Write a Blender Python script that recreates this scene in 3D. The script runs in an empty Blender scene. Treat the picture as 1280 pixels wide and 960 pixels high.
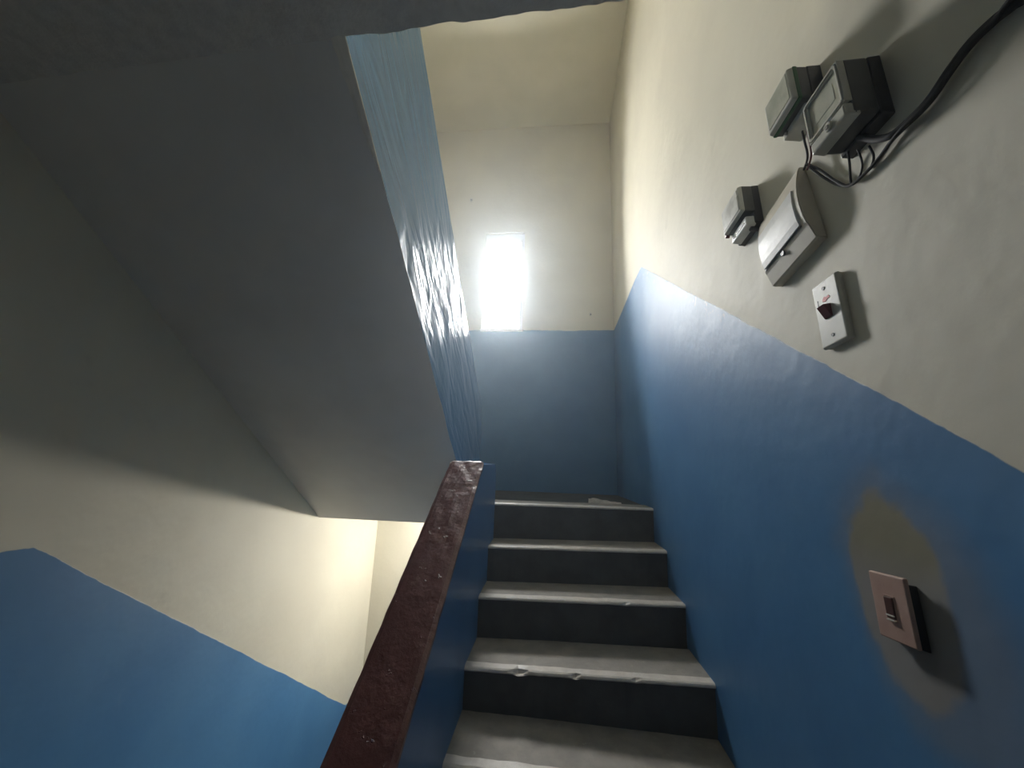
import bpy, bmesh, math, random
from mathutils import Vector, Matrix, noise
random.seed(7)
sc = bpy.context.scene
C = sc.collection

# ---------------------------------------------------------------- camera
YAW, PITCH, ROLL, FPX = 0.1039, 0.2121, 0.0352, 481.8
def cam_axes():
    cy, sy, cp, sp = math.cos(YAW), math.sin(YAW), math.cos(PITCH), math.sin(PITCH)
    fwd = Vector((-sy*cp, cy*cp, sp)); right = Vector((cy, sy, 0)); up = right.cross(fwd)
    cr, sr = math.cos(ROLL), math.sin(ROLL)
    return cr*right + sr*up, -sr*right + cr*up, fwd
RT, UP, FW = cam_axes()
cam_data = bpy.data.cameras.new('camera'); cam = bpy.data.objects.new('camera', cam_data); C.objects.link(cam)
cam.matrix_world = Matrix(((RT.x, UP.x, -FW.x, 0), (RT.y, UP.y, -FW.y, 0), (RT.z, UP.z, -FW.z, 0), (0, 0, 0, 1)))
cam_data.sensor_width = 36.0; cam_data.lens = FPX/1280*36.0
cam_data.clip_start = 0.02; cam_data.clip_end = 200
sc.camera = cam

# ---------------------------------------------------------------- daylight and exposure
SKY = 102.0
BULB = 2300.0
HAZE = 0.030
world = bpy.data.worlds.new('overcast_sky'); sc.world = world; world.use_nodes = True
bg = world.node_tree.nodes['Background']
bg.inputs[0].default_value = (0.97, 0.98, 0.98, 1); bg.inputs[1].default_value = SKY
sc.view_settings.view_transform = 'Standard'; sc.view_settings.look = 'None'
sc.view_settings.gamma = 1.0; sc.view_settings.use_curve_mapping = False
sc.view_settings.exposure = 0.0
sc.cycles.max_bounces = 14; sc.cycles.diffuse_bounces = 10; sc.cycles.glossy_bounces = 4
sc.cycles.transparent_max_bounces = 8
sc.cycles.sample_clamp_indirect = 12.0
sc.cycles.use_denoising = True
sc.cycles.blur_glossy = 1.0

# ---------------------------------------------------------------- measures (metres, eye at the origin)
A = 0.5892          # right wall plane
B = -0.313          # inner face of the parapet
L = -1.6045         # left wall plane
F = 3.676           # far wall plane
BACK = -1.8
H, G = 0.17, 0.2408
S = H/G
Y0, Z0 = 2.3312, -0.2156
FLOOR = Z0 - 8*H
STOREY = 16*H
TOP = 3.80
BOT = Z0 - STOREY - 1.6
KY, KZ = 2.4404, 1.3493
LKY, LKZ = 1.1369, -0.2983
SOY, SOZ = 2.69, -0.391    # lower end of the upper flight's soffit
CX = -0.5115               # outer face of the upper flight
WT = 0.25                  # far wall thickness
WX0, WX1, WZ0, WZ1 = -0.72, -0.30, 1.36, 2.46

def ray(u, v):
    return RT*((u-640)/FPX) + UP*((480-v)/FPX) + FW
def on_wall(u, v, d=0.0):          # a pixel's direction met with the right wall (or d in front of it)
    r = ray(u, v); return r*((A-d)/r.x)

for nm, (x0, x1, z0, z1), py, ra in (('daylight_portal', (WX0, WX1, WZ0, WZ1), F+WT+0.02, -90),):
    ld = bpy.data.lights.new(nm, 'AREA'); ld.shape = 'RECTANGLE'; ld.size = x1-x0; ld.size_y = z1-z0
    ld.cycles.is_portal = True
    lo = bpy.data.objects.new(nm, ld); C.objects.link(lo)
    lo.location = ((x0+x1)/2, py, (z0+z1)/2); lo.rotation_euler = (math.radians(ra), 0, 0)

# ---------------------------------------------------------------- helpers
def tag(o, label=None, cat=None, group=None, kind=None):
    if label: o['label'] = label
    if cat: o['category'] = cat
    if group: o['group'] = group
    if kind: o['kind'] = kind
    return o
def empty(name, loc=(0, 0, 0), parent=None):
    o = bpy.data.objects.new(name, None); C.objects.link(o); o.location = loc; o.empty_display_size = 0.05
    if parent: o.parent = parent
    return o
def link(name, me, mats, parent=None, smooth=False):
    if not isinstance(mats, (list, tuple)): mats = [mats]
    for m in mats: me.materials.append(m)
    if smooth:
        for p in me.polygons: p.use_smooth = True
    o = bpy.data.objects.new(name, me); C.objects.link(o)
    if parent: o.parent = parent
    return o
def bm_obj(name, bm, mats, parent=None, smooth=False):
    bmesh.ops.recalc_face_normals(bm, faces=bm.faces)
    me = bpy.data.meshes.new(name); bm.to_mesh(me); bm.free()
    return link(name, me, mats, parent, smooth)
def bm_box(bm, lo, hi):
    x0, y0, z0 = lo; x1, y1, z1 = hi
    v = [bm.verts.new(p) for p in ((x0,y0,z0),(x1,y0,z0),(x1,y1,z0),(x0,y1,z0),(x0,y0,z1),(x1,y0,z1),(x1,y1,z1),(x0,y1,z1))]
    for f in ((0,3,2,1),(4,5,6,7),(0,1,5,4),(1,2,6,5),(2,3,7,6),(3,0,4,7)): bm.faces.new([v[i] for i in f])
    return v
def box(name, lo, hi, mat, parent=None, bevel=0.0, seg=2):
    bm = bmesh.new(); bm_box(bm, lo, hi)
    if bevel: bmesh.ops.bevel(bm, geom=list(bm.edges), offset=bevel, segments=seg, affect='EDGES', profile=0.5)
    return bm_obj(name, bm, mat, parent)
def prism_x(bm, pts, x0, x1):     # polygon in (y, z) pushed along x
    a = [bm.verts.new((x0, y, z)) for y, z in pts]; b = [bm.verts.new((x1, y, z)) for y, z in pts]
    fs = [bm.faces.new(a), bm.faces.new(list(reversed(b)))]
    n = len(pts)
    for i in range(n): fs.append(bm.faces.new((a[i], b[i], b[(i+1) % n], a[(i+1) % n])))
    return fs
def tube(name, pts, r, mat, parent=None, sides=8, sub=6):
    P = [Vector(p) for p in pts]; Q = []
    for i in range(len(P)-1):
        p0, p1, p2, p3 = P[max(i-1, 0)], P[i], P[i+1], P[min(i+2, len(P)-1)]
        for k in range(sub):
            t = k/sub
            Q.append(0.5*((2*p1)+(p2-p0)*t+(2*p0-5*p1+4*p2-p3)*t*t+(3*p1-p0-3*p2+p3)*t**3))
    Q.append(P[-1])
    bm = bmesh.new(); rings = []
    for i, q in enumerate(Q):
        d = (Q[min(i+1, len(Q)-1)]-Q[max(i-1, 0)]).normalized()
        s = d.cross(Vector((1, 0.13, 0.07))).normalized(); t = d.cross(s)
        rings.append([bm.verts.new(q+s*math.cos(2*math.pi*k/sides)*r+t*math.sin(2*math.pi*k/sides)*r) for k in range(sides)])
    for i in range(len(rings)-1):
        for k in range(sides): bm.faces.new((rings[i][k], rings[i][(k+1) % sides], rings[i+1][(k+1) % sides], rings[i+1][k]))
    bm.faces.new(rings[0]); bm.faces.new(rings[-1])
    return bm_obj(name, bm, mat, parent, True)

# ---------------------------------------------------------------- materials
class N:
    def __init__(s, name):
        s.m = bpy.data.materials.new(name); s.m.use_nodes = True; s.t = s.m.node_tree
        s.b = s.t.nodes['Principled BSDF']; s.pos = s.t.nodes.new('ShaderNodeNewGeometry').outputs['Position']
    def set(s, inp, v):
        if hasattr(v, 'is_output'): s.t.links.new(v, inp)
        else: inp.default_value = v
    def math(s, op, a, b=0.0, c=0.0, clamp=False):
        n = s.t.nodes.new('ShaderNodeMath'); n.operation = op; n.use_clamp = clamp
        for i, v in enumerate((a, b, c)): s.set(n.inputs[i], v)
        return n.outputs[0]
    def xyz(s, vec=None):
        n = s.t.nodes.new('ShaderNodeSeparateXYZ'); s.set(n.inputs[0], vec or s.pos); return n.outputs
    def vscale(s, sx, sy, sz, rot=(0, 0, 0)):
        n = s.t.nodes.new('ShaderNodeMapping'); n.inputs['Scale'].default_value = (sx, sy, sz); n.inputs['Rotation'].default_value = rot
        s.set(n.inputs['Vector'], s.pos); return n.outputs[0]
    def noise(s, scale, detail=4, rough=0.55, vec=None, dist=0.0):
        n = s.t.nodes.new('ShaderNodeTexNoise'); n.inputs['Scale'].default_value = scale; n.inputs['Detail'].default_value = detail
        n.inputs['Roughness'].default_value = rough; n.inputs['Distortion'].default_value = dist
        s.set(n.inputs['Vector'], vec or s.pos); return n.outputs[0]
    def ramp(s, v, a, b):           # smooth 0..1 between a and b
        n = s.t.nodes.new('ShaderNodeMapRange'); n.interpolation_type = 'SMOOTHSTEP'
        s.set(n.inputs['Value'], v); n.inputs['From Min'].default_value = a; n.inputs['From Max'].default_value = b
        return n.outputs[0]
    def mix(s, f, a, b):
        n = s.t.nodes.new('ShaderNodeMix'); n.data_type = 'RGBA'
        s.set(n.inputs[0], f); s.set(n.inputs[6], a if hasattr(a, 'is_output') else (*a, 1)); s.set(n.inputs[7], b if hasattr(b, 'is_output') else (*b, 1))
        return n.outputs[2]
    def bump(s, h, strength=0.3, dist=0.01, prev=None):
        n = s.t.nodes.new('ShaderNodeBump'); n.inputs['Strength'].default_value = strength; n.inputs['Distance'].default_value = dist
        s.set(n.inputs['Height'], h)
        if prev is not None: s.set(n.inputs['Normal'], prev)
        return n.outputs[0]
    def done(s, col, rough=0.6, normal=None, spec=0.5, metal=0.0, coat=0.0):
        s.set(s.b.inputs['Base Color'], col if hasattr(col, 'is_output') else (*col, 1)); s.set(s.b.inputs['Roughness'], rough)
        s.b.inputs['Specular IOR Level'].default_value = spec; s.b.inputs['Metallic'].default_value = metal
        s.b.inputs['Coat Weight'].default_value = coat
        if normal is not None: s.set(s.b.inputs['Normal'], normal)
        return s.m

CREAM, CREAM2 = (0.75, 0.72, 0.60), (0.68, 0.65, 0.54)
BLUE, BLUE2 = (0.055, 0.190, 0.400), (0.075, 0.225, 0.440)

def cream_col(n):
    c = n.mix(n.ramp(n.noise(1.6, 5), 0.35, 0.7), CREAM, CREAM2)
    c = n.mix(n.math('MULTIPLY', n.ramp(n.noise(9, 6, 0.65), 0.6, 0.78), 0.25), c, (0.44, 0.42, 0.34))
    return c
def blue_col(n):
    c = n.mix(n.ramp(n.noise(3.0, 5), 0.3, 0.7), BLUE, BLUE2)
    return n.mix(n.math('MULTIPLY', n.ramp(n.noise(14, 6, 0.7), 0.58, 0.78), 0.22), c, (0.19, 0.32, 0.48))
def paint_wall(name, mask_fn, extra=None):
    n = N(name)
    x, y, z = n.xyz()
    jag = n.math('MULTIPLY', n.math('SUBTRACT', n.noise(24, 3), 0.5), 0.010)
    jag = n.math('ADD', jag, n.math('MULTIPLY', n.math('SUBTRACT', n.noise(3, 2), 0.5), 0.02))
    d = mask_fn(n, x, y, n.math('ADD', z, jag))          # >0 : blue
    m = n.ramp(d, -0.002, 0.002)
    blue = blue_col(n); cr = cream_col(n); rb = 0.51; rough_c = 0.62
    if extra: cr, blue = extra(n, x, y, z, cr, blue)
    col = n.mix(m, cr, blue)
    rough = n.math('ADD', n.math('MULTIPLY', m, rb-rough_c), n.math('ADD', rough_c, n.math('MULTIPLY', n.math('SUBTRACT', n.noise(7, 4), 0.5), 0.12)))
    nb = n.bump(n.noise(40, 5, 0.6), 0.12, 0.004)
    nb = n.bump(n.noise(5, 3), 0.22, 0.02, nb)
    nb = n.bump(m, 0.5, 0.0015, nb)
    return n.done(col, rough, nb, 0.5)

def mask_right(n, x, y, z):
    line = n.math('MINIMUM', n.math('ADD', n.math('MULTIPLY', n.math('SUBTRACT', y, KY), S), KZ), KZ)
    line = n.math('MAXIMUM', line, FLOOR+1.28)
    return n.math('SUBTRACT', line, z)
def extra_right(n, x, y, z, cr, blue):
    warp = n.math('MULTIPLY', n.math('SUBTRACT', n.noise(11, 4), 0.5), 0.5)
    def ell(cy, cz, ry, rz, sh):
        dz = n.math('SUBTRACT', z, cz); dy = n.math('ADD', n.math('SUBTRACT', y, cy), n.math('MULTIPLY', dz, sh))
        r = n.math('SQRT', n.math('ADD', n.math('POWER', n.math('DIVIDE', n.math('ABSOLUTE', dy), ry), 2.0), n.math('POWER', n.math('DIVIDE', n.math('ABSOLUTE', dz), rz), 2.0)))
        return n.math('ADD', r, warp)
    halo = n.ramp(ell(0.745, -0.20, 0.165, 0.24, -0.25), 1.1, 0.65)
    blue = n.mix(n.math('MULTIPLY', halo, 0.6), blue, (0.21, 0.235, 0.27))
    bare = n.ramp(ell(0.775, -0.185, 0.098, 0.165, -0.10), 1.08, 0.9)
    olive = n.ramp(z, -0.19, -0.10)
    pcol = n.mix(olive, (0.29, 0.28, 0.26), (0.27, 0.25, 0.165))
    blue = n.mix(n.math('MULTIPLY', bare, 0.93), blue, pcol)
    # chalky scuffs along the upper edge of the dado
    edge = n.ramp(n.math('SUBTRACT', mask_right(n, x, y, z), 0.0), 0.10, 0.0)
    sc_ = n.math('MULTIPLY', n.ramp(n.noise(30, 5, 0.7, dist=0.6), 0.56, 0.68), n.ramp(y, 1.1, 1.5))
    blue = n.mix(n.math('MULTIPLY', n.math('MULTIPLY', edge, sc_), 0.55), blue, (0.62, 0.63, 0.62))
    return cr, blue
def mask_left(n, x, y, z):
    line = n.math('SUBTRACT', LKZ, n.math('MULTIPLY', n.math('MAXIMUM', n.math('SUBTRACT', y, LKY), 0.0), S))
    line = n.math('MAXIMUM', line, LKZ-8*H-0.25)
    return n.math('SUBTRACT', line, z)
def mask_far(n, x, y, z):
    up = n.math('MULTIPLY', n.math('SUBTRACT', KZ, z), n.math('GREATER_THAN', z, -0.45))
    low = n.math('MULTIPLY', n.math('SUBTRACT', LKZ-8*H-0.25, z), n.math('LESS_THAN', z, -0.45))
    return n.math('ADD', up, low)
def mask_back(n, x, y, z):
    return n.math('SUBTRACT', FLOOR+1.28, z)

M = {}
M['wall_right'] = paint_wall('painted_plaster_with_bare_patch', mask_right, extra_right)
M['wall_left'] = paint_wall('painted_plaster_falling_dado', mask_left)
M['wall_far'] = paint_wall('painted_plaster_far', mask_far)
M['wall_back'] = paint_wall('painted_plaster_back', mask_back)
def plain(name, c1, c2, rough=0.6, nscale=4.0, bump=0.2, spec=0.5, metal=0.0, bscale=50, coat=0.0):
    n = N(name)
    col = n.mix(n.ramp(n.noise(nscale, 6, 0.6), 0.35, 0.7), c1, c2)
    return n.done(col, rough, n.bump(n.noise(bscale, 5, 0.6), bump, 0.004) if bump else None, spec, metal, coat)
M['cream'] = plain('cream_paint', CREAM, CREAM2)
M['ceil'] = plain('old_cream_ceiling', (0.84, 0.80, 0.64), (0.76, 0.73, 0.57), 0.7, 2.0)
M['soffit'] = plain('grey_whitewash', (0.74, 0.73, 0.70), (0.66, 0.65, 0.62), 0.7, 2.2)
M['slab'] = plain('rough_grey_plaster', (0.58, 0.57, 0.54), (0.50, 0.49, 0.47), 0.8, 30, 0.5, bscale=120)
M['plaster'] = plain('broken_plaster', (0.82, 0.79, 0.70), (0.7, 0.67, 0.6), 0.8, 20, 0.5)
def tread_mat():
    n = N('worn_concrete_tread')
    c = n.mix(n.ramp(n.noise(12, 6, 0.65), 0.3, 0.7), (0.42, 0.39, 0.34), (0.30, 0.28, 0.245))
    c = n.mix(n.ramp(n.noise(60, 4), 0.62, 0.72), c, (0.42, 0.40, 0.35))
    return n.done(c, 0.6, n.bump(n.noise(70, 5), 0.35, 0.004), 0.4)
M['tread'] = tread_mat()
M['worn'] = plain('polished_concrete_edge', (0.84, 0.79, 0.72), (0.72, 0.67, 0.60), 0.38, 25, 0.3)
M['riser'] = plain('dirty_dark_cement_riser', (0.105, 0.102, 0.100), (0.075, 0.073, 0.071), 0.75, 9, 0.3)
M['floor'] = plain('dark_cement_floor', (0.075, 0.073, 0.07), (0.045, 0.044, 0.042), 0.7, 6, 0.3)
def blue_plain(name, streak):
    n = N(name); col = blue_col(n); nb = n.bump(n.noise(40, 5, 0.6), 0.12, 0.004)
    if streak:      # trowel ripples that run along the flight
        v = n.vscale(1, 1, 1, (math.atan(S), 0, 0))
        m2 = n.t.nodes.new('ShaderNodeMapping'); m2.inputs['Scale'].default_value = (1, 2.2, 9); n.t.links.new(v, m2.inputs['Vector'])
        h = n.noise(1.0, 3, 0.5, m2.outputs[0], 0.9)
        nb = n.bump(h, 0.7, 0.030, nb)
        col = n.mix(0.35, col, (0.16, 0.30, 0.36))  # same blue paint; its teal look in this lighting is mixed into the colour
    return n.done(col, 0.30 if streak else 0.4, nb, 0.5)
M['blue'] = blue_plain('blue_enamel', False)
M['fascia'] = blue_plain('blue_enamel_rippled', True)
def cap_mat():
    n = N('maroon_paint_worn')
    c = n.mix(n.ramp(n.noise(5, 5), 0.3, 0.7), (0.125, 0.042, 0.042), (0.165, 0.062, 0.060))
    x, y, z = n.xyz()
    c = n.mix(n.math('MULTIPLY', n.ramp(n.noise(7, 6, 0.65), 0.55, 0.75), 0.35), c, (0.30, 0.22, 0.19))
    chip = n.ramp(n.noise(38, 4, 0.6), 0.66, 0.70)
    c = n.mix(n.math('MULTIPLY', chip, n.ramp(y, 1.0, 1.7)), c, (0.46, 0.40, 0.36))
    nb = n.bump(n.noise(26, 5, 0.6), 0.6, 0.006); nb = n.bump(chip, 0.6, 0.003, nb)
    return n.done(c, 0.34, nb, 0.5)
M['cap'] = cap_mat()
M['frame'] = plain('white_window_paint', (0.80, 0.80, 0.80), (0.72, 0.72, 0.72), 0.45)
def glass_mat():
    m = bpy.data.materials.new('clear_window_glass'); m.use_nodes = True; t = m.node_tree; t.nodes.clear()
    o = t.nodes.new('ShaderNodeOutputMaterial'); mx = t.nodes.new('ShaderNodeMixShader'); tr = t.nodes.new('ShaderNodeBsdfTransparent')
    gl = t.nodes.new('ShaderNodeBsdfGlossy'); gl.inputs['Roughness'].default_value = 0.02; fr = t.nodes.new('ShaderNodeFresnel')
    fr.inputs[0].default_value = 1.2
    t.links.new(fr.outputs[0], mx.inputs[0]); t.links.new(tr.outputs[0], mx.inputs[1]); t.links.new(gl.outputs[0], mx.inputs[2]); t.links.new(mx.outputs[0], o.inputs[0])
    return m
M['glass'] = glass_mat()
M['mgrey'] = plain('dusty_grey_plastic', (0.66, 0.66, 0.60), (0.54, 0.54, 0.48), 0.32, 14, 0.1)
M['mface'] = plain('dusty_meter_face', (0.56, 0.57, 0.48), (0.42, 0.44, 0.36), 0.25, 20, 0.05)
M['mface2'] = plain('pale_meter_face', (0.85, 0.85, 0.80), (0.62, 0.62, 0.58), 0.2, 30, 0.05)
M['black'] = plain('black_bakelite', (0.028, 0.028, 0.03), (0.018, 0.018, 0.02), 0.35, 10, 0.1)
M['dark'] = plain('dark_grey_metal', (0.10, 0.10, 0.095), (0.07, 0.07, 0.068), 0.4, 12, 0.1)
M['green'] = plain('green_gasket', (0.02, 0.12, 0.035), (0.02, 0.08, 0.03), 0.3, 10, 0.0)
M['boxp'] = plain('aged_cream_plastic', (0.66, 0.62, 0.51), (0.54, 0.50, 0.41), 0.45, 8, 0.1)
M['door'] = plain('pale_grey_door_plastic', (0.82, 0.83, 0.82), (0.68, 0.69, 0.68), 0.35, 16, 0.1)
M['white'] = plain('white_plate_plastic', (0.66, 0.66, 0.60), (0.57, 0.57, 0.51), 0.35, 10, 0.05)
M['red'] = plain('dark_red_rocker', (0.13, 0.012, 0.018), (0.09, 0.008, 0.012), 0.3, 10, 0.0)
M['mark'] = plain('red_marking', (0.75, 0.06, 0.06), (0.65, 0.10, 0.09), 0.5, 60, 0.0)
M['pink'] = plain('pinkish_brown_plate', (0.52, 0.36, 0.30), (0.44, 0.29, 0.24), 0.5, 18, 0.1)
M['brown'] = plain('brown_rocker', (0.10, 0.045, 0.035), (0.07, 0.03, 0.025), 0.3, 18, 0.05)
M['cable'] = plain('black_cable', (0.015, 0.015, 0.016), (0.03, 0.03, 0.03), 0.75, 20, 0.0)
M['cable_red'] = plain('faded_red_wire', (0.22, 0.08, 0.07), (0.16, 0.05, 0.05), 0.5, 20, 0.0)
M['cable_grey'] = plain('grey_wire', (0.30, 0.30, 0.28), (0.2, 0.2, 0.19), 0.5, 20, 0.0)
M['rag'] = plain('dusty_paper', (0.78, 0.74, 0.68), (0.55, 0.52, 0.47), 0.8, 20, 0.3)
M['steel'] = plain('dull_screw_steel', (0.30, 0.30, 0.29), (0.2, 0.2, 0.2), 0.35, 30, 0.0, metal=0.8)

# ---------------------------------------------------------------- room shell
def grid_sheet(name, us, vs, fn, mat, skip=None, smooth=False, parent=None):
    bm = bmesh.new(); V = {}
    for i, u in enumerate(us):
        for j, v in enumerate(vs): V[i, j] = bm.verts.new(fn(u, v))
    for i in range(len(us)-1):
        for j in range(len(vs)-1):
            if skip and skip((us[i]+us[i+1])/2, (vs[j]+vs[j+1])/2): continue
            bm.faces.new((V[i, j], V[i+1, j], V[i+1, j+1], V[i, j+1]))
    return bm, V
def smoothstep(a, b, t):
    t = max(0, min(1, (t-a)/(b-a))); return t*t*(3-2*t)
# right wall: the plaster on the flight stands a little proud and ends in a feathered edge at the landing
def right_x(y, z):
    w = 1 - smoothstep(1.05, 1.38, z)
    return A + 0.018*w*smoothstep(2.418, 2.442, y) + (0.018-0.018*w)*smoothstep(2.42, F, y)
ys = [BACK, -0.5, 0.5, 1.0, 1.5, 2.0, 2.3, 2.415, 2.421, 2.427, 2.433, 2.439, 2.445, 2.6, 2.9, 3.3, F+0.02]
zs = [BOT, -1.0, -0.3, 0.3, 0.8] + [1.0+0.05*k for k in range(10)] + [1.7, 2.5, 3.2, TOP+0.05]
bm, _ = grid_sheet('', ys, zs, lambda y, z: (right_x(y, z), y, z), None)
for f in bm.faces: f.smooth = True
geo = bmesh.ops.extrude_face_region(bm, geom=list(bm.faces))
for v in [g for g in geo['geom'] if isinstance(g, bmesh.types.BMVert)]: v.co.x = A + 0.25
wall_right = tag(bm_obj('wall_right', bm, M['wall_right']), kind='structure')
tag(box('wall_left', (L-0.22, BACK, BOT), (L, F+0.02, TOP+0.05), M['wall_left']), kind='structure')
# far wall with a slot opening and deep reveals, closed back wall
def end_wall(name, y0, y1, hx0, hx1, hz0, hz1, mat):
    xs = [L-0.2, hx0, hx1, A+0.25]; zz = [BOT, hz0, hz1, TOP+0.05]
    bm = bmesh.new(); V = {}
    def vert(x, y, z):
        k = (round(x, 4), round(y, 4), round(z, 4))
        if k not in V: V[k] = bm.verts.new((x, y, z))
        return V[k]
    for i in range(3):
        for j in range(3):
            xa, xb, za, zb = xs[i], xs[i+1], zz[j], zz[j+1]
            if i == 1 and j == 1:
                for (ax, az), (bx, bz) in (((xa,za),(xb,za)), ((xb,za),(xb,zb)), ((xb,zb),(xa,zb)), ((xa,zb),(xa,za))):
                    bm.faces.new((vert(ax, y0, az), vert(bx, y0, bz), vert(bx, y1, bz), vert(ax, y1, az)))
                continue
            for y in (y0, y1): bm.faces.new((vert(xa, y, za), vert(xb, y, za), vert(xb, y, zb), vert(xa, y, zb)))
    return tag(bm_obj(name, bm, mat), kind='structure')
end_wall('wall_far', F, F+WT, WX0, WX1, WZ0, WZ1, M['wall_far'])
tag(box('wall_back', (L-0.2, BACK-WT, BOT), (A+0.25, BACK, TOP+0.05), M['wall_back']), kind='structure')
tag(box('ceiling', (L-0.2, BACK-0.2, TOP), (A+0.25, F+WT, TOP+0.15), M['ceil']), kind='structure')
tag(box('floor_bottom', (L-0.2, BACK-0.2, BOT-0.1), (A+0.25, F+WT, BOT+0.01), M['floor']), kind='structure')

def window(n, x0, x1, z0, z1, yi, sg):       # yi: inner wall face, sg: which way is out
    w = tag(empty('window_%d' % n, ((x0+x1)/2, yi+sg*(WT-0.03), z0)), kind='structure')
    o = Vector(w.location); fr = 0.040; ft = min(0.100, (z1-z0)*0.12); DF = 0.05
    def bx(name, x_0, x_1, d0, d1, z_0, z_1, mat, bev=0.0):
        ya, yb = sorted((yi+sg*d0, yi+sg*d1))
        return box(name, (x_0-o.x, ya-o.y, z_0-o.z), (x_1-o.x, yb-o.y, z_1-o.z), mat, w, bev)
    for xa, xb, za, zb in ((x0, x0+fr, z0, z1), (x1-fr, x1, z0, z1), (x0+fr, x1-fr, z1-ft, z1), (x0+fr, x1-fr, z0, z0+fr*0.6)):
        bx('window_frame', xa, xb, DF-0.02, DF+0.035, za, zb, M['frame'])
    bx('pane', x0+fr-0.004, x1-fr+0.004, DF+0.010, DF+0.014, z0+0.015, z1-ft+0.004, M['glass'])
    bx('window_sill', x0-0.01, x1+0.01, -0.012, 0.03, z0-0.02, z0+0.004, M['frame'], 0.004)
    return w
window(1, WX0, WX1, WZ0, WZ1, F, 1)

# floors, landings and the slab overhead
def slab(name, z_top, th, y_right, y_left, mats, y_back=BACK, tilt=0.0, jag=0.0, xs=40, split=CX, edge_skew=0.0):
    bm = bmesh.new(); top = []; bot = []; topb = []; botb = []
    rnd = random.Random(3)
    for i in range(xs+1):
        x = L-0.02 + (A+0.02-L+0.02)*i/xs
        ye = (y_left if x < split else y_right) + edge_skew*(x-split)
        j = (noise.noise(Vector((x*9, 3.1, 0)))*0.6 + noise.noise(Vector((x*31, 7.7, 0)))*0.5)*jag
        top.append(bm.verts.new((x, ye, z_top))); bot.append(bm.verts.new((x, ye+j, z_top-th+tilt*(x-split))))
        topb.append(bm.verts.new((x, y_back, z_top))); botb.append(bm.verts.new((x, y_back, z_top-th+tilt*(x-split))))
    for i in range(xs):
        bm.faces.new((topb[i], topb[i+1], top[i+1], top[i])).material_index = 0
        bm.faces.new((bot[i], bot[i+1], botb[i+1], botb[i])).material_index = 1
        bm.faces.new((top[i], top[i+1], bot[i+1], bot[i])).material_index = 2
        bm.faces.new((botb[i], botb[i+1], topb[i+1], topb[i])).material_index = 1
    bm.faces.new([top[0], bot[0], botb[0], topb[0]]); bm.faces.new([top[-1], topb[-1], botb[-1], bot[-1]])
    return tag(bm_obj(name, bm, mats), kind='structure')
slab('floor', FLOOR, 0.16, Y0-8*G+0.25, Y0-8*G+0.37+0.25, [M['floor'], M['slab'], M['cream']])
slab('ceiling_slab', FLOOR+STOREY, FLOOR+STOREY-1.015, 0.699, 0.699, [M['floor'], M['slab'], M['plaster']], tilt=0.021, jag=0.009, xs=220, edge_skew=-0.029)
def half_landing(name, z):
    bm = bmesh.new()
    prism_x(bm, [(Y0+0.18, z), (F+0.02, z), (F+0.02, z-0.175), (Y0+0.18, z-0.175)], CX, A+0.02)
    prism_x(bm, [(SOY, z), (F+0.02, z), (F+0.02, z-0.175), (SOY, z-0.175)], L-0.02, CX)
    bmesh.ops.remove_doubles(bm, verts=bm.verts, dist=1e-4)
    return tag(bm_obj(name, bm, M['floor']), kind='structure')
half_landing('floor_half_landing', Z0)
half_landing('floor_lower_landing', Z0-STOREY)

# ---------------------------------------------------------------- flight going up on the right
SR = [(2.364, -0.203), (2.133, -0.385), (1.892, -0.555), (1.612, -0.722)] + [(Y0-k*G-0.005, Z0-k*H) for k in range(4, 8)]
SL = [(2.305, -0.205), (2.097, -0.400), (1.871, -0.571), (1.622, -0.742), (1.358, -0.886)] + [(Y0-k*G+0.005, Z0-k*H-0.003) for k in range(5, 8)]
CHIPS = {3: [(0.23, 0.030, 0.018), (0.46, 0.022, 0.012), (0.70, 0.02, 0.006)], 2: [(0.72, 0.012, 0.006)], 1: [(0.3, 0.01, 0.004)]}
flight = tag(empty('stair_flight', (0.14, Y0-7.5*G, FLOOR)), 'concrete stair flight rising to the landing, dark cement risers and maroon capped parapet', 'staircase')
FO = Vector(flight.location)
def step_mesh(k):
    n = 48; bm = bmesh.new(); rows = []
    yb = G+0.03 if k else 0.22
    for i in range(n+1):
        t = i/n; x = (B-0.03) + (A+0.001-B+0.03)*t
        tt = (x-B)/(A-B)
        y = SL[k][0]*(1-tt)+SR[k][0]*tt; z = SL[k][1]*(1-tt)+SR[k][1]*tt
        nz = noise.noise(Vector((x*14, k*5.3, 0)))*0.003 + noise.noise(Vector((x*45, k*5.3, 2)))*0.0018
        chip = 0
        for c, w, d in CHIPS.get(k, []):
            e = (tt-c)/w
            if abs(e) < 1: chip = max(chip, d*(1-e*e))
        zb = (SL[k+1][1]*(1-tt)+SR[k+1][1]*tt if k < 7 else FLOOR) - 0.012
        y += nz
        prof = [(y+0.012, zb), (y+0.008, z-0.018), (y+0.002, z-0.014-chip*0.3), (y+chip*0.7-0.001, z-0.009-chip*0.5), (y+0.003+chip, z-0.004-chip*0.9), (y+0.010+chip, z-0.0005-chip*0.25),
                (y+0.045, z+nz*0.4), (y+0.100+nz*4, z), (y+yb, z), (y+yb, zb)]
        rows.append([bm.verts.new(Vector((x, a, b))-FO) for a, b in prof])
    mi = [2, 2, 1, 1, 1, 1, 0, 0, 2, 2]
    for i in range(n):
        for j in range(10):
            bm.faces.new((rows[i][j], rows[i+1][j], rows[i+1][(j+1) % 10], rows[i][(j+1) % 10])).material_index = mi[j]
    bm.faces.new(rows[0]); bm.faces.new(rows[-1])
    return bm
for k in range(7, -1, -1):
    bm_obj('step', step_mesh(k), [M['tread'], M['worn'], M['riser']], flight)
bm = bmesh.new()
zl = lambda y: Z0 - S*(Y0-y)
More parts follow.
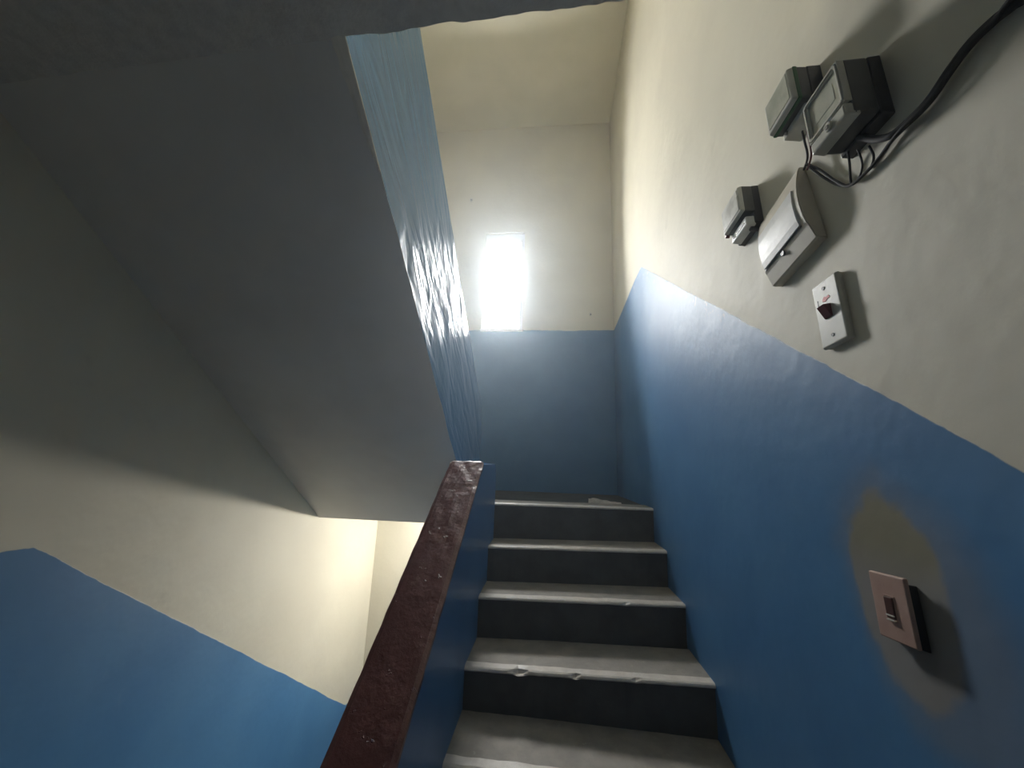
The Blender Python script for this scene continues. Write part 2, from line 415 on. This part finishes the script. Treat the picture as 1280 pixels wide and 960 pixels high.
fs = prism_x(bm, [(Y0-8*G+0.1, FLOOR-0.16), (Y0+0.20, Z0-0.27), (Y0+0.20, Z0-0.18), (Y0+0.02, Z0-0.18), (Y0+0.02, Z0-0.25), (Y0-7*G, Z0-8*H-0.06), (Y0-8*G+0.1, FLOOR-0.06)], CX+0.001, A+0.001)
for v in bm.verts: v.co -= FO
bm_obj('waist_slab', bm, M['soffit'], flight)
# parapet of this flight: the sloping maroon cap stops where the upper flight comes down, then a short level blue end
PE, PZ, PEND = 1.83, 0.020, 2.285
C1, C2 = -0.466, B
cap_z = lambda y: PZ + S*(y-PE)
pts = [(0.52, zl(0.52)-0.28), (0.52, cap_z(0.52)-0.004), (PE, PZ-0.004)] + \
      [(PEND-0.05+0.05*math.sin(t), PZ-0.006-0.05+0.05*math.cos(t)) for t in [k*math.pi/12 for k in range(7)]] + [(PEND, zl(PEND)-0.28)]
bm = bmesh.new(); prism_x(bm, pts, C1, B)
for v in bm.verts: v.co -= FO
bmesh.ops.bevel(bm, geom=[e for e in bm.edges if all(v.co.y+FO.y > PE-0.01 and v.co.z+FO.z > -0.1 for v in e.verts) and abs(e.verts[0].co.x-e.verts[1].co.x) < 1e-6], offset=0.010, segments=3, affect='EDGES')
parapet = bm_obj('parapet', bm, M['blue'], flight)
bm = bmesh.new(); rows = []
ny, nx = 90, 12
for i in range(ny+1):
    y = 0.50 + (PE+0.004-0.50)*i/ny; row = []
    for j in range(nx+1):
        x = C1-0.004 + (C2-C1+0.006)*j/nx
        wr = smoothstep(1.1, 1.8, y)
        dz = noise.noise(Vector((x*25, y*18, 0)))*(0.0015+0.004*wr) + noise.noise(Vector((x*60, y*60, 5)))*0.0015*wr
        ex = noise.noise(Vector((y*22, 9, 0)))*0.003 if j in (0, nx) else 0
        rd = -0.006 if j in (0, nx) else 0.0
        end = -0.006 if i == ny else 0
        row.append(bm.verts.new(Vector((x+ex, y, cap_z(y)+0.004+dz+rd+end))-FO))
    rows.append(row)
for i in range(ny):
    for j in range(nx): bm.faces.new((rows[i][j], rows[i+1][j], rows[i+1][j+1], rows[i][j+1]))
geo = bmesh.ops.extrude_face_region(bm, geom=list(bm.faces))
for v in [g for g in geo['geom'] if isinstance(g, bmesh.types.BMVert)]: v.co.z -= 0.016
cap = bm_obj('parapet_cap', bm, M['cap'], parapet)

# ---------------------------------------------------------------- return flights on the left (one overhead, one going down)
TOPH = 0.873
so_z = lambda y: SOZ + S*(SOY-y)
def return_flight(dz, label):
    fl = tag(empty('return_stair_flight', (-1.05, SOY, Z0+dz)), label, 'staircase')
    o = Vector((-1.05, SOY, Z0))
    bm = bmesh.new(); ns = 60; rows = []
    xs0 = L-0.001; xs1 = CX-0.15
    prism_x(bm, [(0.55, so_z(0.55)), (SOY, SOZ), (SOY+0.02, Z0-0.02), (SOY-0.02, Z0-0.01), (0.98, FLOOR+STOREY-0.01), (0.55, FLOOR+STOREY-0.01)], xs0, xs1)
    for v in bm.verts: v.co -= o
    bm_obj('waist_slab', bm, M['soffit'], fl)
    for k in range(8):
        y1 = SOY-k*G; z1 = Z0+(k+1)*H
        bm = bmesh.new()
        fs = prism_x(bm, [(y1, z1-H-0.01), (y1, z1-0.02), (y1+0.008, z1-0.012), (y1+0.006, z1), (y1-G-0.005, z1), (y1-G-0.005, z1-0.015)], xs0, xs1+0.01)
        for v in bm.verts: v.co -= o
        st = bm_obj('step', bm, [M['riser'], M['tread']], fl)
        for p in st.data.polygons:
            if p.normal.z > 0.7: p.material_index = 1
    # outer parapet: its side is one blue face from the soffit edge to the top
    bm = bmesh.new(); rows = []; n = 70; ye = 2.83; y0 = 0.55
    for i in range(n+1):
        y = y0+(ye-y0)*i/n
        zb = max(so_z(y), SOZ) if y < SOY else SOZ
        zt = so_z(y)+TOPH
        w = noise.noise(Vector((y*7, 1.7, 0)))*0.004 + noise.noise(Vector((y*26, 4.7, 0)))*0.002
        rows.append([bm.verts.new(Vector(p)-o) for p in ((CX-0.155, y, zb), (CX+w, y, zb+0.001), (CX+w*0.5, y, zt), (CX-0.155, y, zt))])
    for i in range(n):
        for j, mi in ((0, 1), (1, 0), (2, 0), (3, 0)):
            f = bm.faces.new((rows[i][j], rows[i+1][j], rows[i+1][(j+1) % 4], rows[i][(j+1) % 4])); f.material_index = mi
    bm.faces.new(rows[0]); bm.faces.new(list(reversed(rows[-1])))
    par = bm_obj('parapet', bm, [M['fascia'], M['soffit']], fl)
    bm = bmesh.new()
    prism_x(bm, [(y0, so_z(y0)+TOPH-0.004), (ye+0.004, so_z(ye)+TOPH-0.004), (ye+0.004, so_z(ye)+TOPH+0.012), (y0, so_z(y0)+TOPH+0.012)], CX-0.157, CX-0.006)
    for v in bm.verts: v.co -= o
    bm_obj('parapet_cap', bm, M['cap'], par)
    return fl
up = return_flight(0.0, 'upper stair flight seen from below, grey sloping soffit with rippled blue side')
down = return_flight(-STOREY, 'stair flight going down behind the maroon capped parapet')
# strip of bare plaster where the soffit edge has lost its paint, close under the slab
bm = bmesh.new(); rows = []
for i in range(31):
    y = 0.69+0.25*i/30; w = 0.030*(1-i/30)+0.006 + noise.noise(Vector((y*30, 2, 0)))*0.008
    rows.append([bm.verts.new(Vector((x, y, so_z(y)-0.002-dz))-Vector((-1.05, SOY, Z0))) for x, dz in ((CX-0.004-max(w, 0.003), 0), (CX-0.004-max(w, 0.003)*0.5, 0.003), (CX-0.001, 0.001))])
for i in range(30):
    for j in range(2): bm.faces.new((rows[i][j], rows[i+1][j], rows[i+1][j+1], rows[i][j+1]))
geo = bmesh.ops.extrude_face_region(bm, geom=list(bm.faces))
for v in [g for g in geo['geom'] if isinstance(g, bmesh.types.BMVert)]: v.co.z += 0.006
bm_obj('bare_plaster_edge', bm, M['plaster'], up)

# ---------------------------------------------------------------- electrical fittings on the right wall
def fitting(name, yc, zc, tilt, label, cat, group=None):
    o = empty(name, (A, yc, zc))
    u = Vector((0, -math.cos(tilt), math.sin(tilt))); v = Vector((0, math.sin(tilt), math.cos(tilt))); n = Vector((-1, 0, 0))
    o.matrix_world = Matrix(((u.x, v.x, n.x, A), (u.y, v.y, n.y, yc), (u.z, v.z, n.z, zc), (0, 0, 0, 1)))
    return tag(o, label, cat, group)
# local frame: x towards the near end of the wall, y up, z out of the wall
def frustum(name, r0, z0, r1, z1, mat, parent, bevel=0.003, seg=2):
    bm = bmesh.new()
    q = [bm.verts.new(p) for p in ((r0[0], r0[1], z0), (r0[2], r0[1], z0), (r0[2], r0[3], z0), (r0[0], r0[3], z0),
                                   (r1[0], r1[1], z1), (r1[2], r1[1], z1), (r1[2], r1[3], z1), (r1[0], r1[3], z1))]
    for f in ((0,3,2,1),(4,5,6,7),(0,1,5,4),(1,2,6,5),(2,3,7,6),(3,0,4,7)): bm.faces.new([q[i] for i in f])
    bmesh.ops.recalc_face_normals(bm, faces=bm.faces)
    if bevel: bmesh.ops.bevel(bm, geom=list(bm.edges), offset=bevel, segments=seg, affect='EDGES', profile=0.5)
    return bm_obj(name, bm, mat, parent)
def ring(name, r, w, z0, z1, mat, parent):      # rectangular rim
    bm = bmesh.new()
    x0, y0, x1, y1 = r
    o = [(x0, y0), (x1, y0), (x1, y1), (x0, y1)]; i_ = [(x0+w, y0+w), (x1-w, y0+w), (x1-w, y1-w), (x0+w, y1-w)]
    vo0 = [bm.verts.new((*p, z0)) for p in o]; vo1 = [bm.verts.new((*p, z1)) for p in o]
    vi0 = [bm.verts.new((*p, z0)) for p in i_]; vi1 = [bm.verts.new((*p, z1)) for p in i_]
    for k in range(4):
        l = (k+1) % 4
        bm.faces.new((vo0[k], vo0[l], vo1[l], vo1[k])); bm.faces.new((vi0[k], vi1[k], vi1[l], vi0[l]))
        bm.faces.new((vo1[k], vo1[l], vi1[l], vi1[k])); bm.faces.new((vo0[k], vi0[k], vi0[l], vo0[l]))
    bmesh.ops.recalc_face_normals(bm, faces=bm.faces)
    bmesh.ops.bevel(bm, geom=[e for e in bm.edges if all(abs(v.co.z-z1) < 1e-6 for v in e.verts)], offset=min(w, z1-z0)*0.3, segments=2, affect='EDGES')
    return bm_obj(name, bm, mat, parent)
def disc(name, x, y, z0, z1, r, mat, parent, seg=16):
    bm = bmesh.new(); bmesh.ops.create_cone(bm, cap_ends=True, segments=seg, radius1=r, radius2=r*0.9, depth=z1-z0)
    for v in bm.verts: v.co += Vector((x, y, (z0+z1)/2))
    return bm_obj(name, bm, mat, parent)

# meter with a green gasket line
m = fitting('electric_meter', 0.80, 0.855, 0.065, 'dusty electricity meter with a green line round its clear cover', 'electricity meter', 'electricity meters on the wall')
frustum('base', (-0.052, -0.062, 0.050, 0.047), -0.002, (-0.050, -0.058, 0.050, 0.046), 0.030, M['black'], m)
frustum('body', (-0.049, -0.046, 0.049, 0.045), 0.028, (-0.050, -0.046, 0.050, 0.0455), 0.052, M['dark'], m)
frustum('gasket', (-0.051, -0.047, 0.051, 0.046), 0.050, (-0.051, -0.047, 0.051, 0.046), 0.059, M['green'], m, 0.002)
cv = frustum('cover', (-0.050, -0.046, 0.050, 0.0455), 0.057, (-0.047, -0.043, 0.047, 0.043), 0.070, M['mgrey'], m, 0.003)
frustum('face', (-0.041, -0.034, 0.041, 0.037), 0.069, (-0.041, -0.034, 0.041, 0.037), 0.0712, M['mface'], cv, 0.0006)
frustum('terminal_cover', (-0.048, -0.066, 0.040, -0.046), 0.0, (-0.046, -0.062, 0.038, -0.046), 0.040, M['mgrey'], m, 0.003)
disc('screw', -0.030, -0.056, 0.038, 0.044, 0.005, M['steel'], m)
# meter with a wide pale frame
m = fitting('electric_meter', 0.668, 0.692, 0.05, 'pale framed electricity meter with a sunken window, beside the cable bundle', 'electricity meter', 'electricity meters on the wall')
frustum('base', (-0.050, -0.070, 0.050, 0.066), -0.002, (-0.049, -0.068, 0.049, 0.064), 0.022, M['black'], m)
frustum('body', (-0.046, -0.062, 0.050, 0.064), 0.020, (-0.047, -0.062, 0.048, 0.064), 0.066, M['dark'], m, 0.006)
ring('cover_frame', (-0.048, -0.034, 0.048, 0.060), 0.0085, 0.062, 0.077, M['mgrey'], m)
frustum('window', (-0.040, -0.026, 0.040, 0.052), 0.066, (-0.040, -0.026, 0.040, 0.052), 0.0705, M['mface'], m, 0.0005)
frustum('dial_plate', (-0.026, -0.004, 0.026, 0.034), 0.070, (-0.026, -0.004, 0.026, 0.034), 0.0712, M['mface'], m, 0.0003)
tc = frustum('terminal_cover', (-0.048, -0.063, 0.048, -0.036), 0.050, (-0.046, -0.061, 0.046, -0.037), 0.076, M['mgrey'], m, 0.004)
disc('screw_boss', 0.006, -0.047, 0.074, 0.080, 0.0095, M['mgrey'], tc)
disc('screw', 0.006, -0.048, 0.079, 0.0815, 0.0048, M['steel'], tc)
# small meter
m = fitting('electric_meter', 1.085, 0.775, 0.084, 'small dark electricity meter with a pale face, left of the breaker box', 'electricity meter', 'electricity meters on the wall')
frustum('base', (-0.060, -0.080, 0.055, 0.046), -0.002, (-0.058, -0.078, 0.054, 0.045), 0.020, M['black'], m)
frustum('body', (-0.056, -0.042, 0.055, 0.044), 0.018, (-0.058, -0.042, 0.056, 0.044), 0.048, M['dark'], m, 0.004)
cv = frustum('cover', (-0.060, -0.043, 0.057, 0.045), 0.046, (-0.056, -0.039, 0.053, 0.041), 0.058, M['mgrey'], m, 0.003)
frustum('face', (-0.050, -0.033, 0.047, 0.036), 0.0575, (-0.050, -0.033, 0.047, 0.036), 0.0595, M['mface2'], cv, 0.0006)
tc = frustum('terminal_cover', (-0.048, -0.082, 0.046, -0.052), 0.016, (-0.046, -0.080, 0.044, -0.053), 0.042, M['door'], m, 0.003)
frustum('slot', (-0.036, -0.071, 0.034, -0.066), 0.040, (-0.036, -0.071, 0.034, -0.066), 0.0428, M['black'], tc, 0)
disc('screw', -0.052, -0.048, 0.045, 0.056, 0.005, M['red'], m)
disc('seal', 0.03, -0.085, 0.006, 0.026, 0.008, M['black'], m)
tag_ = frustum('seal_tag', (0.042, 0.012, 0.052, 0.018), 0.056, (0.042, 0.012, 0.052, 0.018), 0.0605, M['mface2'], m, 0.0005)

# breaker box with a bulged front
m = fitting('breaker_box', 0.913, 0.588, 0.171, 'cream breaker box with bulging front and pale hinged door', 'breaker box')
UX0, UX1 = -0.0865, 0.0925
BP = [(-0.097, 0.0), (-0.097, 0.018), (-0.094, 0.023), (-0.060, 0.031), (-0.052, 0.034), (-0.030, 0.037), (0.0, 0.038), (0.03, 0.036), (0.055, 0.032), (0.080, 0.026), (0.100, 0.020), (0.112, 0.015), (0.115, 0.011), (0.115, 0.0)]
def loft(name, prof, x0, x1, mat, parent, bevel=0.003):
    bm = bmesh.new(); a = [bm.verts.new((x0, y, z)) for y, z in prof]; b = [bm.verts.new((x1, y, z)) for y, z in prof]; n = len(prof)
    bm.faces.new(a); bm.faces.new(list(reversed(b)))
    for i in range(n): bm.faces.new((a[i], b[i], b[(i+1) % n], a[(i+1) % n]))
    bmesh.ops.recalc_face_normals(bm, faces=bm.faces)
    if bevel: bmesh.ops.bevel(bm, geom=[e for e in bm.edges if abs(e.verts[0].co.x-e.verts[1].co.x) < 1e-6], offset=bevel, segments=2, affect='EDGES')
    return bm_obj(name, bm, mat, parent)
body = loft('case', BP, UX0, UX1, M['boxp'], m, 0.002)
bz = lambda y: next(z0+(z1-z0)*(y-y0)/(y1-y0) for (y0, z0), (y1, z1) in zip(BP[2:], BP[3:]) if y0 <= y <= y1)
dp = [-0.047, -0.03, -0.01, 0.01, 0.03, 0.045, 0.058]
DX0, DX1 = -0.079, 0.076
door = loft('door', [(y, bz(y)-0.003) for y in dp] + [(y, bz(y)+0.0035) for y in reversed(dp)], DX0, DX1, M['door'], m, 0.0015)
frustum('door_gap', (DX0, -0.0515, DX1, -0.0472), 0.020, (DX0, -0.0515, DX1, -0.0472), bz(-0.0495)+0.0010, M['black'], m, 0)
disc('latch', -0.004, -0.0575, bz(-0.0575)-0.003, bz(-0.0575)+0.0030, 0.0070, M['black'], m)

# isolator switch
m = fitting('isolator_switch', 0.816, 0.341, 0.06, 'tall white isolator switch plate with dark red rocker', 'switch')
frustum('back_box', (-0.036, -0.072, 0.036, 0.072), -0.002, (-0.036, -0.072, 0.036, 0.072), 0.007, M['white'], m, 0.002)
pl = frustum('plate', (-0.039, -0.074, 0.039, 0.074), 0.005, (-0.036, -0.0715, 0.036, 0.0715), 0.014, M['white'], m, 0.003, 3)
rk = bmesh.new(); pr = [(-0.014, 0.012), (-0.013, 0.017), (0.012, 0.029), (0.015, 0.012)]
a_ = [rk.verts.new((-0.010, y, z)) for y, z in pr]; b_ = [rk.verts.new((0.010, y, z)) for y, z in pr]
rk.faces.new(a_); rk.faces.new(list(reversed(b_)))
for i in range(4): rk.faces.new((a_[i], b_[i], b_[(i+1) % 4], a_[(i+1) % 4]))
bm_obj('rocker', rk, M['red'], m)
bm = bmesh.new()
pts = [(-0.010, 0.026), (-0.002, 0.024), (0.004, 0.028), (0.012, 0.028), (0.009, 0.034), (0.002, 0.033), (-0.004, 0.036), (-0.010, 0.031)]
a_ = [bm.verts.new((x, y, 0.0135)) for x, y in pts]; b_ = [bm.verts.new((x, y, 0.0147)) for x, y in pts]
bm.faces.new(a_); bm.faces.new(b_)
for i in range(8): bm.faces.new((a_[i], b_[i], b_[(i+1) % 8], a_[(i+1) % 8]))
bm_obj('red_mark', bm, M['mark'], m)
frustum('black_mark', (-0.026, 0.022, -0.0235, 0.036), 0.0130, (-0.026, 0.022, -0.0235, 0.036), 0.0145, M['black'], m, 0)
for yy in (-0.052, 0.055): disc('screw', 0.0 if yy < 0 else -0.002, yy, 0.012, 0.0152, 0.0042, M['black'], m)

# light switch on the bare patch
m = fitting('light_switch', 0.766, -0.2075, 0.06, 'pinkish brown light switch standing proud on the bare plaster patch', 'switch')
frustum('back_box', (-0.030, -0.0545, 0.034, 0.040), -0.002, (-0.030, -0.050, 0.034, 0.042), 0.014, M['black'], m, 0.002)
frustum('plate', (-0.0365, -0.0515, 0.0365, 0.0515), 0.013, (-0.0360, -0.0510, 0.0360, 0.0510), 0.020, M['pink'], m, 0.0022)
ring('rocker_rim', (-0.0115, -0.020, 0.0105, 0.019), 0.0022, 0.018, 0.0212, M['pink'], m)
frustum('rocker', (-0.0095, -0.0170, 0.0085, 0.0165), 0.018, (-0.0085, -0.016, 0.0075, 0.0155), 0.0232, M['brown'], m, 0.001)
for yy in (-0.0118, -0.0190): frustum('glint_strip', (-0.0085, yy-0.0012, 0.0075, yy+0.0010), 0.0210, (-0.0085, yy-0.0012, 0.0075, yy+0.0010), 0.0242, M['white'], m, 0.0003)  # pale strips added as the glints along the rocker's lower edge

# cables
def cable(name, px, r, mat, label, group='cables on the wall'):
    pts = [on_wall(u, v, d) for u, v, d in px]
    return tag(tube(name, pts, r, mat), label, 'cable', group)
cable('cable', [(1345, -95, .02), (1300, -28, .012), (1272, 2, .008), (1243, 25, .010), (1215, 52, .010), (1190, 84, .010), (1160, 127, .010), (1130, 157, .012), (1112, 170, .016), (1092, 174, .018), (1066, 168, .018)], 0.0064, M['cable'], 'thick black cable climbing from the framed meter to the upper wall')
cable('cable', [(1340, -100, .026), (1296, -40, .02), (1262, 0, .018), (1241, 27, .016), (1213, 55, .018), (1188, 88, .018), (1157, 131, .018), (1128, 160, .018), (1113, 178, .014), (1100, 196, .010), (1085, 213, .010), (1062, 232, .010), (1044, 226, .010), (1024, 212, .012), (1008, 205, .02)], 0.0030, M['cable'], 'thin black cable looping under the framed meter to the breaker box')
cable('cable', [(1352, -80, .01), (1306, -16, .008), (1280, 3, .008), (1250, 20, .006), (1218, 50, .006), (1193, 84, .006), (1163, 128, .006), (1133, 158, .006), (1116, 175, .006), (1104, 192, .006), (1090, 208, .006), (1066, 229, .006), (1048, 231, .006), (1030, 222, .008), (1012, 209, .02)], 0.0026, M['cable'], 'thin black cable lying flat on the wall along the cable bundle')
cable('cable', [(1060, 190, .02), (1062, 205, .010), (1063, 222, .008), (1064, 231, .008)], 0.0022, M['cable'], 'short black wire hanging straight down below the framed meter')
cable('cable', [(1072, 186, .02), (1078, 205, .010), (1074, 222, .008), (1066, 231, .008)], 0.0018, M['cable'], 'short black wire bowing out below the framed meter')
cable('cable', [(1086, 182, .02), (1092, 194, .012), (1090, 206, .008), (1084, 214, .008)], 0.0020, M['cable'], 'curled black wire below the near corner of the framed meter')
cable('cable', [(1003, 164, .020), (1006, 178, .018), (1009, 190, .014), (1009, 200, .012), (1005, 212, .03)], 0.0024, M['cable'], 'short black wire between the green lined meter and the breaker box')
cable('cable', [(1009, 164, .020), (1012, 178, .018), (1014, 190, .014), (1013, 200, .012), (1009, 212, .03)], 0.0022, M['cable_red'], 'short faded red wire between the green lined meter and the breaker box')
cable('cable', [(1120, 166, .014), (1114, 178, .008), (1104, 194, .005), (1092, 210, .004)], 0.0018, M['cable_grey'], 'short grey wire branching off the cable bundle')

# ---------------------------------------------------------------- small things
r = ray(755, 629); p = r*((Z0+0.004)/r.z)
bm = bmesh.new(); n1, n2 = 22, 8; rows = []
for i in range(n1+1):
    row = []
    for j in range(n2+1):
        s, t = i/n1, j/n2
        w = 0.035*(0.6+0.5*math.sin(s*math.pi))
        h_ = 0.004 + 0.034*math.sin(t*math.pi)**0.8*(1-0.75*s)*(0.7+0.6*abs(noise.noise(Vector((s*6, t*3, 1)))))
        row.append(bm.verts.new((-0.10+0.21*s+0.008*noise.noise(Vector((s*5, t*7, 3))), (t-0.5)*2*w+0.02*noise.noise(Vector((s*4, 2, 0))), h_ if 0 < j < n2 else 0.0)))
    rows.append(row)
for i in range(n1):
    for j in range(n2): bm.faces.new((rows[i][j], rows[i+1][j], rows[i+1][j+1], rows[i][j+1]))
bm.faces.new([rows[0][j] for j in range(n2+1)]); bm.faces.new([rows[-1][j] for j in range(n2, -1, -1)]); bm.faces.new([r_[0] for r_ in rows][::-1] + [r_[-1] for r_ in rows])
rag = tag(bm_obj('crumpled_paper', bm, M['rag']), 'crumpled dusty paper lying on the landing at the top step', 'paper')
rag.location = (p.x, max(p.y, Y0+0.10), Z0+0.0005)
def far_pt(u, v):
    r = ray(u, v); return r*(F/r.y)
for (u, v), lb, s_ in (((589, 250), 'grey wall plug high on the far wall above the window', 1.25), ((738, 393), 'grey wall plug low on the far wall by the blue paint', 1.0)):
    q = far_pt(u, v); t = tag(empty('wall_plug', q), lb, 'wall plug')
    bm = bmesh.new(); bmesh.ops.create_cone(bm, cap_ends=True, segments=14, radius1=0.016*s_, radius2=0.013*s_, depth=0.012)
    bmesh.ops.rotate(bm, verts=bm.verts, matrix=Matrix.Rotation(math.radians(90), 3, 'X')); bmesh.ops.scale(bm, vec=(0.8, 1, 1.4), verts=bm.verts)
    bm_obj('plug', bm, M['mgrey'], t)
    bm = bmesh.new(); bmesh.ops.create_cone(bm, cap_ends=True, segments=12, radius1=0.006, radius2=0.006, depth=0.016)
    bmesh.ops.rotate(bm, verts=bm.verts, matrix=Matrix.Rotation(math.radians(90), 3, 'X'))
    for v_ in bm.verts: v_.co += Vector((0.003, -0.002, -0.004))
    bm_obj('screw', bm, M['dark'], t)

# ---------------- lamp under the half landing: the photograph shows its bright patch and the slab edge's shadow on the left wall
lb = tag(empty('light_bulb', (-0.58, 3.30, Z0-0.175)), 'small lamp under the half landing that lights the lower wall', 'lamp')
bm = bmesh.new(); bmesh.ops.create_cone(bm, cap_ends=True, segments=20, radius1=0.032, radius2=0.022, depth=0.03)
for v in bm.verts: v.co.z = -v.co.z - 0.015
bm_obj('ceiling_rose', bm, M['white'], lb)
bm = bmesh.new(); bmesh.ops.create_cone(bm, cap_ends=True, segments=16, radius1=0.016, radius2=0.018, depth=0.095)
for v in bm.verts: v.co.z -= 0.073
bm_obj('lamp_holder', bm, M['black'], lb)
bm = bmesh.new(); bmesh.ops.create_uvsphere(bm, u_segments=20, v_segments=14, radius=0.026)
for v in bm.verts:
    if v.co.z > 0: v.co.x *= 1-0.45*(v.co.z/0.026)**2; v.co.y *= 1-0.45*(v.co.z/0.026)**2; v.co.z *= 1.5
    v.co.z -= 0.141
gl = bpy.data.materials.new('lit_opal_glass'); gl.use_nodes = True
pb = gl.node_tree.nodes['Principled BSDF']; pb.inputs['Base Color'].default_value = (0.9, 0.9, 0.88, 1)
pb.inputs['Emission Color'].default_value = (1.0, 0.95, 0.86, 1); pb.inputs['Emission Strength'].default_value = BULB
bm_obj('bulb', bm, gl, lb, True)

# ---------------------------------------------------------------- thin haze added through the stairwell for the window's glow
hz = bpy.data.materials.new('glow_haze'); hz.use_nodes = True; t = hz.node_tree; t.nodes.clear()
ho = t.nodes.new('ShaderNodeOutputMaterial'); vs_ = t.nodes.new('ShaderNodeVolumeScatter')
vs_.inputs['Color'].default_value = (0.80, 0.90, 1.0, 1); vs_.inputs['Density'].default_value = HAZE; vs_.inputs['Anisotropy'].default_value = 0.72
t.links.new(vs_.outputs[0], ho.inputs['Volume'])
haze = box('glow_haze', (L-0.05, BACK-WT-0.05, BOT-0.05), (A+0.06, F+WT+0.05, TOP+0.05), hz)
tag(haze, 'thin pale haze added for the glow round the window', 'haze', kind='stuff')
